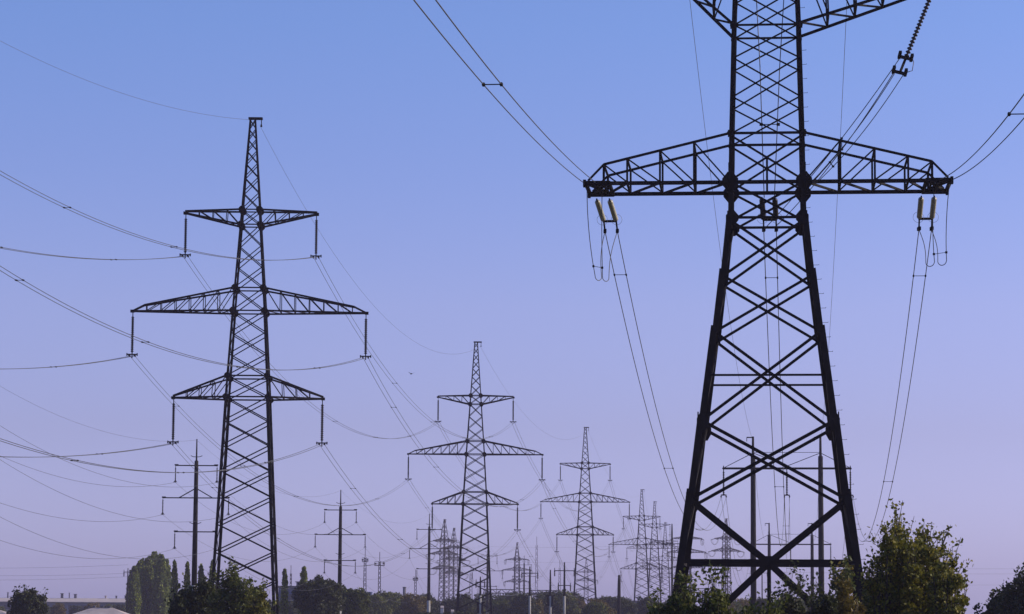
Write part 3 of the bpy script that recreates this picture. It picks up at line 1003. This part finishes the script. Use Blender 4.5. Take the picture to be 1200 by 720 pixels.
# ------------------------------------------------------------------ buildings
def house(name, x0, x1, ytop, Y, depth, wallm, roofm, lab, cat='building', rise=0, hip=False, windows=0, vents=()):
    a, b = at(x0, ytop, Y), at(x1, ytop, Y)
    w = b.x - a.x; H = a.z
    r = empty(name, (a.x + w / 2, Y + depth / 2, 0), 0, lab, cat)
    ez = H - rise
    mb = MB(); mb.box((0, 0, ez / 2 - .5), w * .98, depth * .96, ez + 1); wl = mb.build('wall', M[wallm], r)
    mb = MB()
    if rise:
        ins = w * .36 if hip else 0
        hx, hy = w / 2, depth / 2
        n0 = len(mb.v)
        mb.v += [V((-hx, -hy, ez)), V((hx, -hy, ez)), V((hx, hy, ez)), V((-hx, hy, ez)), V((-hx + ins, 0, H)), V((hx - ins, 0, H)),
                 V((-hx, -hy, ez - .2)), V((hx, -hy, ez - .2)), V((hx, hy, ez - .2)), V((-hx, hy, ez - .2))]
        for f in ((0, 1, 5, 4), (2, 3, 4, 5), (1, 2, 5), (3, 0, 4), (6, 7, 1, 0), (7, 8, 2, 1), (8, 9, 3, 2), (9, 6, 0, 3), (9, 8, 7, 6)): mb.face(f)
    else:
        mb.box((0, 0, H - .2), w, depth, .55)
    rf = mb.build('roof', M[roofm], r)
    for vx, vw, vh, vm in vents:
        mb = MB(); mb.box((vx * w / 2, 0, H + vh / 2), vw, vw, vh); mb.box((vx * w / 2, 0, H + vh), vw * 1.4, vw * 1.4, .2)
        mb.build('roof_vent', M[vm], rf)
    for i in range(windows):
        mb = MB(); x = -w / 2 + w * (i + .5) / windows
        mb.box((x, -depth * .48 - .02, ez * .72), w / windows * .5, .06, 1.5)
        wn = mb.build('window', M['glass'], wl)
        mb = MB(); mb.box((x, -depth * .48 - .04, ez * .72 - .82), w / windows * .56, .14, .12); mb.build('sill', M['concrete'], wn)
    return r
house('warehouse', -60, 152, 700, 900, 30, 'wall_grey', 'roof_pale', 'long low grey warehouse with a pale low roof at the far left', rise=1.3, windows=14,
      vents=((-.20, .5, 1.1, 'roof_dark'), (-.36, .6, 1.4, 'white'), (.17, .8, 1.5, 'roof_dark'), (.32, .8, 1.3, 'roof_dark'), (.25, .25, 1.7, 'steel_far'), (-.44, .4, 1.7, 'roof_dark'), (.66, .5, .8, 'roof_pale'), (.78, .5, .8, 'roof_dark'), (.88, .4, .9, 'steel_far')))
house('shed', 72, 158, 712, 400, 8, 'wall_grey', 'roof_pale', 'small house with a pale hipped roof in front of the warehouse', rise=1.5, hip=True, windows=3,
      vents=((-.22, .3, .18, 'roof_dark'), (.0, .3, .18, 'roof_dark'), (.2, .3, .15, 'roof_dark')))
house('shed', -40, 12, 714.5, 380, 7, 'wall_grey', 'roof_pale', 'low pale shed roof cut by the lower left corner', rise=.8, hip=True)
house('factory_hall', 326, 366, 687, 700, 18, 'wall_blue', 'roof_dark', 'dull blue factory hall between the two slender poplars', windows=4, vents=((.1, 1.6, 1.2, 'roof_dark'),))
house('factory_hall', 712, 764, 704, 900, 20, 'wall_blue', 'roof_dark', 'low blue hall behind the feet of the fourth pylon', windows=5)
house('factory_hall', 178, 214, 705, 700, 16, 'wall_blue', 'roof_dark', 'low blue hall at the foot of the poplars beside the big bush', windows=3)
house('hut', 516.2, 520, 710, 420, 1.0, 'white', 'roof_pale', 'tiny pale hut right of the third pole', 'hut', rise=.3)
house('hut', 528.5, 532, 714.5, 420, 1.0, 'white', 'roof_pale', 'tiny pale hut at the left foot of the second pylon', 'hut', rise=.3)

# ------------------------------------------------------------------ trees and bushes
def leaves_mesh(name, pos, size, rng, mat, parent, up=0.25):
    n = len(pos)
    nr = rng.normal(size=(n, 3)); nr[:, 2] += up
    nr /= np.linalg.norm(nr, axis=1)[:, None]
    t = np.cross(nr, rng.normal(size=(n, 3))); t /= np.linalg.norm(t, axis=1)[:, None] + 1e-9
    u = np.cross(nr, t)
    s = (size * rng.uniform(.6, 1.35, n))[:, None]
    v = np.empty((n, 4, 3), np.float32)
    v[:, 0] = pos - t * s * .6
    v[:, 1] = pos + u * s * .36 + nr * s * .1
    v[:, 2] = pos + t * s * .6
    v[:, 3] = pos - u * s * .36 + nr * s * .1
    me = bpy.data.meshes.new(name)
    me.vertices.add(n * 4); me.vertices.foreach_set('co', v.reshape(-1))
    me.loops.add(n * 4); me.loops.foreach_set('vertex_index', np.arange(n * 4, dtype=np.int32))
    me.polygons.add(n); me.polygons.foreach_set('loop_start', np.arange(0, n * 4, 4, dtype=np.int32))
    me.materials.append(M[mat])
    me.update(calc_edges=True)
    me.validate()
    o = bpy.data.objects.new(name, me)
    COL.objects.link(o)
    o.parent = parent
    return o

def shape_point(style, rng, H, R, fill=False):
    if style == 'poplar':
        t = rng.uniform(0.03, 1) ** .95
        rr = R * min(1, .55 + t * 1.5) * (max(0, 1 - max(0, t - .5) / .51)) ** .42
        a = rng.uniform(0, 2 * math.pi); q = rr * math.sqrt(rng.uniform(0 if fill else .2, 1))
        return np.array([q * math.cos(a), q * math.sin(a), H * t * .97])
    d = rng.normal(size=3); d /= np.linalg.norm(d)
    q = rng.uniform(0, 1) ** (1 / 3.) * .92 if fill else rng.uniform(.45, 1) ** .5
    if style == 'round':
        return np.array([d[0] * R * q, d[1] * R * q, H * .55 + d[2] * H * .43 * q])
    # dome from the ground, widest a third of the way up
    if fill: d[2] = abs(d[2])
    else: d[2] = abs(d[2]) if rng.uniform() < .8 else d[2] * .2
    k = 1.0 - .12 * (1 - min(1, abs(d[2]) * q * 3))
    return np.array([d[0] * R * q * k, d[1] * R * q * k, H * .04 + d[2] * H * .9 * q])

def tree(name, lab, x, y, H, R, style, mat, n, leaf, seed, cat='tree', group=None, clumps=40, spread=.17, sprigs=0, sprig_len=.2, z=0.0, stems=3, fill=.42):
    rng = np.random.default_rng(seed)
    root = empty(name, (x, y, z), 0, lab, cat, group)
    cs = np.array([shape_point(style, rng, H, R) for _ in range(clumps)])
    cr = spread * R * 2 * rng.uniform(.55, 1.25, clumps) * (.8 if style == 'poplar' else 1)
    w = cr ** 2; w /= w.sum()
    ci = rng.choice(clumps, n, p=w)
    g = rng.normal(size=(n, 3)); g /= np.linalg.norm(g, axis=1)[:, None]
    g *= (rng.uniform(0, 1, n) ** .45)[:, None]
    sc = np.array([1, 1, 1.5 if style == 'poplar' else .8])
    pos = cs[ci] + g * cr[ci][:, None] * sc
    nf = int(n * fill)
    if nf: pos[:nf] = np.array([shape_point(style, rng, H, R, True) for _ in range(nf)])
    mb = MB()
    # stems and limbs
    if style in ('round', 'poplar'):
        tr = max(.06, H * .022)
        hh = H * (.93 if style == 'poplar' else .6)
        lean = rng.normal(size=2) * .02 * H
        mb.tube([(0, 0, -.4), (0, 0, .3), (lean[0] * .4, lean[1] * .4, hh * .5), (lean[0], lean[1], hh)], [tr * 1.5, tr, tr * .75, tr * .3], 7)
        base = lambda c: V((lean[0] * c, lean[1] * c, hh * (.35 + .55 * c)))
    else:
        tr = max(.03, H * .012)
        base = None
        for k in range(stems):
            a = rng.uniform(0, 2 * math.pi); q = R * rng.uniform(.1, .55)
            mb.tube([(q * .3 * math.cos(a), q * .3 * math.sin(a), -.2), (q * .7 * math.cos(a), q * .7 * math.sin(a), H * .4), (q * math.cos(a), q * math.sin(a), H * .75)], [tr, tr * .8, tr * .35], 5)
    for c in cs[: clumps // 2]:
        b0 = base(rng.uniform(.1, .9)) if base else V((c[0] * .45, c[1] * .45, c[2] * .35))
        mid_ = b0.lerp(V(c), .55) + V((0, 0, .04 * H))
        mb.tube([b0, mid_, V(c)], [tr * .45, tr * .3, tr * .12], 4)
    ext = []
    for k in range(sprigs):        # thin shoots standing out of the crown, leafy at the end
        c = cs[rng.integers(clumps)]
        for _ in range(6):
            c2 = cs[rng.integers(clumps)]
            if c2[2] > c[2]: c = c2
            if c[2] > H * rng.uniform(.45, .85): break
        L = H * sprig_len * rng.uniform(.5, 1.2)
        out = np.array([c[0] / R * .5, c[1] / R * .5, 1]) + rng.normal(size=3) * .18
        out /= np.linalg.norm(out)
        e = c + out * (L + cr.mean())
        mb.tube([V(c), V(c + out * L * .5) + V((0, 0, .02)), V(e)], [tr * .25, tr * .18, tr * .1], 4)
        m_ = rng.integers(8, 22)
        t = rng.uniform(0, 1, m_) ** .55
        ext.append(c + (e - c) * t[:, None] + rng.normal(size=(m_, 3)) * leaf * .75)
    if ext: pos = np.concatenate([pos] + ext)
    mb.build('trunk', M['bark'], root)
    leaves_mesh('crown', pos, leaf, rng, mat, root)
    return root

def tree_px(name, lab, px, ytop, halfw, Y, style, mat, n, leaf, seed, *a, **k):
    t = at(px, ytop, Y)
    return tree(name, lab, t.x, Y, t.z, halfw * Y / FPX, style, mat, n, leaf, seed, *a, **k)

# the tall young tree right of the big tower and its neighbours
GB = 'leafy bushes along the foot of the big tower'
tree_px('maple_tree', 'big yellow-green leafy tree covering the right leg of the big tower', 1069, 602, 62, 84, 'dome', 'leaf_yellow', 26000, .115, 11, clumps=100, spread=.10, sprigs=75, sprig_len=.13, fill=.42)
tree_px('sapling', 'slender yellowish sapling at the left edge of the big leafy tree', 1034, 600, 28, 83, 'dome', 'leaf_yellow', 6500, .11, 12, clumps=40, spread=.17, sprigs=16, sprig_len=.09, group=GB)
tree_px('sapling', 'slender sapling with wispy top rising out of the big leafy tree', 1082, 598, 38, 86, 'dome', 'leaf_yellow', 7500, .11, 13, clumps=34, spread=.16, sprigs=24, sprig_len=.10, group=GB)
tree_px('bush', 'green bush at the lower right side of the big leafy tree', 1108, 634, 30, 82, 'dome', 'leaf_yellow', 7500, .11, 14, 'bush', GB, clumps=36, spread=.15, sprigs=12, sprig_len=.12)
tree_px('bush', 'brown autumn bush in front of the right leg of the big tower', 994, 672, 24, 76, 'dome', 'leaf_brown', 7000, .10, 15, 'bush', GB, clumps=36, spread=.16, sprigs=14, sprig_len=.14)
tree_px('bush', 'wispy grey-green bush behind the brown autumn bush', 990, 650, 26, 100, 'dome', 'leaf_green', 2600, .12, 16, 'bush', GB, clumps=26, spread=.18, sprigs=30, sprig_len=.11)
tree_px('bush', 'dense green bush at the foot of the big tower left leg', 797, 682, 46, 80, 'dome', 'leaf_green', 13000, .11, 17, 'bush', GB, clumps=40, spread=.15, sprigs=26, sprig_len=.16)
tree_px('bush', 'green bush with tall shoots right of the left leg', 840, 684, 46, 79, 'dome', 'leaf_green', 12500, .11, 18, 'bush', GB, clumps=38, spread=.15, sprigs=24, sprig_len=.26)
tree_px('bush', 'low yellow-green bush between the big tower legs', 884, 691, 42, 82, 'dome', 'leaf_green', 9500, .11, 19, 'bush', GB, clumps=30, spread=.16, sprigs=18, sprig_len=.2)
tree_px('bush', 'low dark bush in the middle of the big tower base', 925, 690, 40, 102, 'dome', 'leaf_dark', 8500, .13, 20, 'bush', GB, clumps=36, spread=.15, sprigs=34, sprig_len=.3)
tree_px('bush', 'dark bush left of the brown autumn bush', 966, 682, 32, 94, 'dome', 'leaf_dark', 7000, .12, 21, 'bush', GB, clumps=34, spread=.15, sprigs=20, sprig_len=.22)
tree_px('bush', 'small low bush left of the big tower left leg', 770, 704, 22, 84, 'dome', 'leaf_green', 3500, .11, 22, 'bush', GB, clumps=24, spread=.16, sprigs=14, sprig_len=.16)
tree_px('dense_tree', 'dark dense tree rising at the lower right corner', 1264, 645, 132, 150, 'dome', 'leaf_dark', 60000, .2, 23, clumps=240, spread=.06, sprigs=30, sprig_len=.02, fill=.55)

# bushes under the nearest left pylon
GC = 'bushes under the nearest left pylon'
tree_px('bush', 'big dark bush at the left foot of the nearest left pylon', 231, 674, 36, 165, 'dome', 'leaf_dark', 13000, .19, 31, 'bush', GC, clumps=60, spread=.12, sprigs=24, sprig_len=.18)
tree_px('bush', 'big yellow-green bush inside the legs of the nearest left pylon', 281, 664, 41, 160, 'dome', 'leaf_green', 16000, .18, 32, 'bush', GC, clumps=70, spread=.12, sprigs=34, sprig_len=.18)
tree_px('bush', 'pale green bush at the right foot of the nearest left pylon', 304, 684, 19, 156, 'dome', 'leaf_yellow', 5500, .17, 33, 'bush', GC, clumps=30, spread=.15, sprigs=10, sprig_len=.14)
# poplars
GP = 'poplars at the left'
for i, (px, yt, hw, Y) in enumerate(((157, 664, 9, 590), (165, 655, 10.5, 604), (173, 652, 10, 596), (181.5, 646.5, 10.5, 606), (189, 648, 9.5, 594), (195, 655, 8, 602))):
    lab = ['short poplar at the left side of the broad poplar clump', 'second poplar from the left in the broad clump', 'poplar just left of the tallest one in the broad clump', 'tallest poplar in the broad clump',
           'poplar just right of the tallest one in the broad clump', 'poplar at the right side of the broad clump'][i]
    tree_px('poplar_tree', lab, px, yt, hw, Y, 'poplar', 'leaf_poplar', 9000, .42, 40 + i, group=GP, clumps=110, spread=.13, fill=.5)
for i, (px, yt, hw, Y, lab) in enumerate(((205, 656, 5, 420, 'slender dark poplar just right of the broad clump'), (220, 657, 4.5, 420, 'slender poplar left of the first pole'), (236, 660, 5, 420, 'slender poplar right behind the first pole'),
                                      (249, 655, 5, 420, 'slender poplar behind the left leg of the nearest pylon'), (334, 665, 4.5, 430, 'slender pale poplar right of the nearest pylon'),
                                      (356.5, 663, 6.5, 430, 'broader pale poplar beside the round dark tree'))):
    tree_px('poplar_tree', lab, px, yt, hw, Y, 'poplar', 'leaf_poplar', 4200, .26, 50 + i, group=GP, clumps=60, spread=.18, fill=.5)
# round trees
tree_px('round_tree', 'dark round tree left of the second pole', 375, 674, 28, 360, 'round', 'leaf_dark', 15000, .3, 60, clumps=90, spread=.11, fill=.5)
tree_px('round_tree', 'dark tree right of the second pole, lower than its round neighbour', 413, 687, 21, 390, 'round', 'leaf_green', 9000, .3, 61, clumps=60, spread=.13, fill=.5)
tree_px('round_tree', 'dark bushy tree in front of the warehouse at the far left', 33, 690, 21, 300, 'round', 'leaf_dark', 9000, .24, 62, clumps=60, spread=.13, sprigs=12, sprig_len=.1, fill=.5)
# far tree rows: one of each kind, then copies
protos = [tree('round_tree', 'x', 0, 0, 9, 3.6, 'round', mt, 5000, .42, 70 + i, clumps=46, spread=.14, fill=.5) for i, mt in enumerate(('leaf_dark', 'leaf_green', 'leaf_dark', 'leaf_brown'))]
used = set()
rr = random.Random(5)
def far_tree(px, ytop, Y, kind, lab, group, wid=1.0):
    p = protos[kind]
    if kind in used: p = copy_tree(p)
    else: used.add(kind)
    t = at(px, ytop, Y)
    s = (t.z + .5) / 9
    p.location = (t.x, Y, -.5)
    p.scale = (s * wid, s * wid, s)
    p.rotation_euler = (0, 0, rr.uniform(0, 6.28))
    tag(p, lab, 'tree', group)
KN = ['dark', 'greenish', 'dark', 'brownish']
for (x0, x1, step, top, jit, Y0, Y1, where) in ((440, 560, 15, 698, 7, 480, 640, 'between the second pole and the second pylon'), (556, 700, 15, 697, 8, 480, 640, 'between the second and third pylons'),
                                     (700, 790, 15, 701, 5, 480, 640, 'around the feet of the fourth pylon'), (-20, 150, 17, 706, 4, 640, 780, 'in front of the grey warehouse'),
                                     (845, 1010, 15, 698, 5, 420, 600, 'behind the base of the big tower'), (300, 440, 16, 704, 4, 480, 640, 'below the factory hall and the second pole')):
    x = x0
    while x < x1:
        k = rr.choice((0, 0, 1, 2, 1, 3))
        far_tree(x, top + rr.uniform(-jit, jit), rr.uniform(Y0, Y1), k, '%s round-crowned tree of the far row %s' % (KN[k], where), 'far tree row, %s trees %s' % (KN[k], where), rr.uniform(.75, 1.15))
        x += step * rr.uniform(.7, 1.25)
for px, yt in ((503, 716), (515, 718), (527, 719), (539, 715)):
    far_tree(px, yt, 380, 0, 'low dark bush in front of the tiny pale huts', 'low bushes before the pale huts', 1.6)
for px, yt, Y, k, lab in ((600, 692, 640, 0, 'broad dark tree right of the second pylon foot'), (648, 690, 660, 0, 'tall dark tree behind the pole with the cable head'), (667, 694, 650, 2, 'dark tree at the left foot of the third pylon'),
                          (714, 697, 600, 0, 'lone dark round tree right of the third pylon'), (455, 692, 640, 0, 'broad dark tree under the slim masts')):
    far_tree(px, yt, Y, k, lab, None, 1.3)

# ------------------------------------------------------------------ a bird in flight
bp = at(482, 438.5, 240)
r = empty('bird', bp, math.radians(25), 'small dark bird flying left of the second pylon peak', 'bird')
mb = MB()
mb.tube([(0, -.17, 0), (0, -.13, .015), (0, -.05, .02), (0, .06, .01), (0, .13, 0), (0, .2, 0)], [.012, .035, .055, .05, .03, .012], 8)
body = mb.build('body', M['bird'], r, True)
for s in (-1, 1):
    mb = MB()
    pts = [(s * .03, -.06, .02), (s * .16, -.10, .10), (s * .30, -.02, .15), (s * .17, .0, .09), (s * .03, .07, .02)]
    n0 = len(mb.v)
    for dz in (0, -.012):
        for q in pts: mb.v.append(V(q) + V((0, 0, dz)))
    mb.face((0, 1, 2, 3, 4)); mb.face((9, 8, 7, 6, 5))
    for i in range(5): j = (i + 1) % 5; mb.face((i, i + 5, j + 5, j))
    mb.build('wing', M['bird'], r)
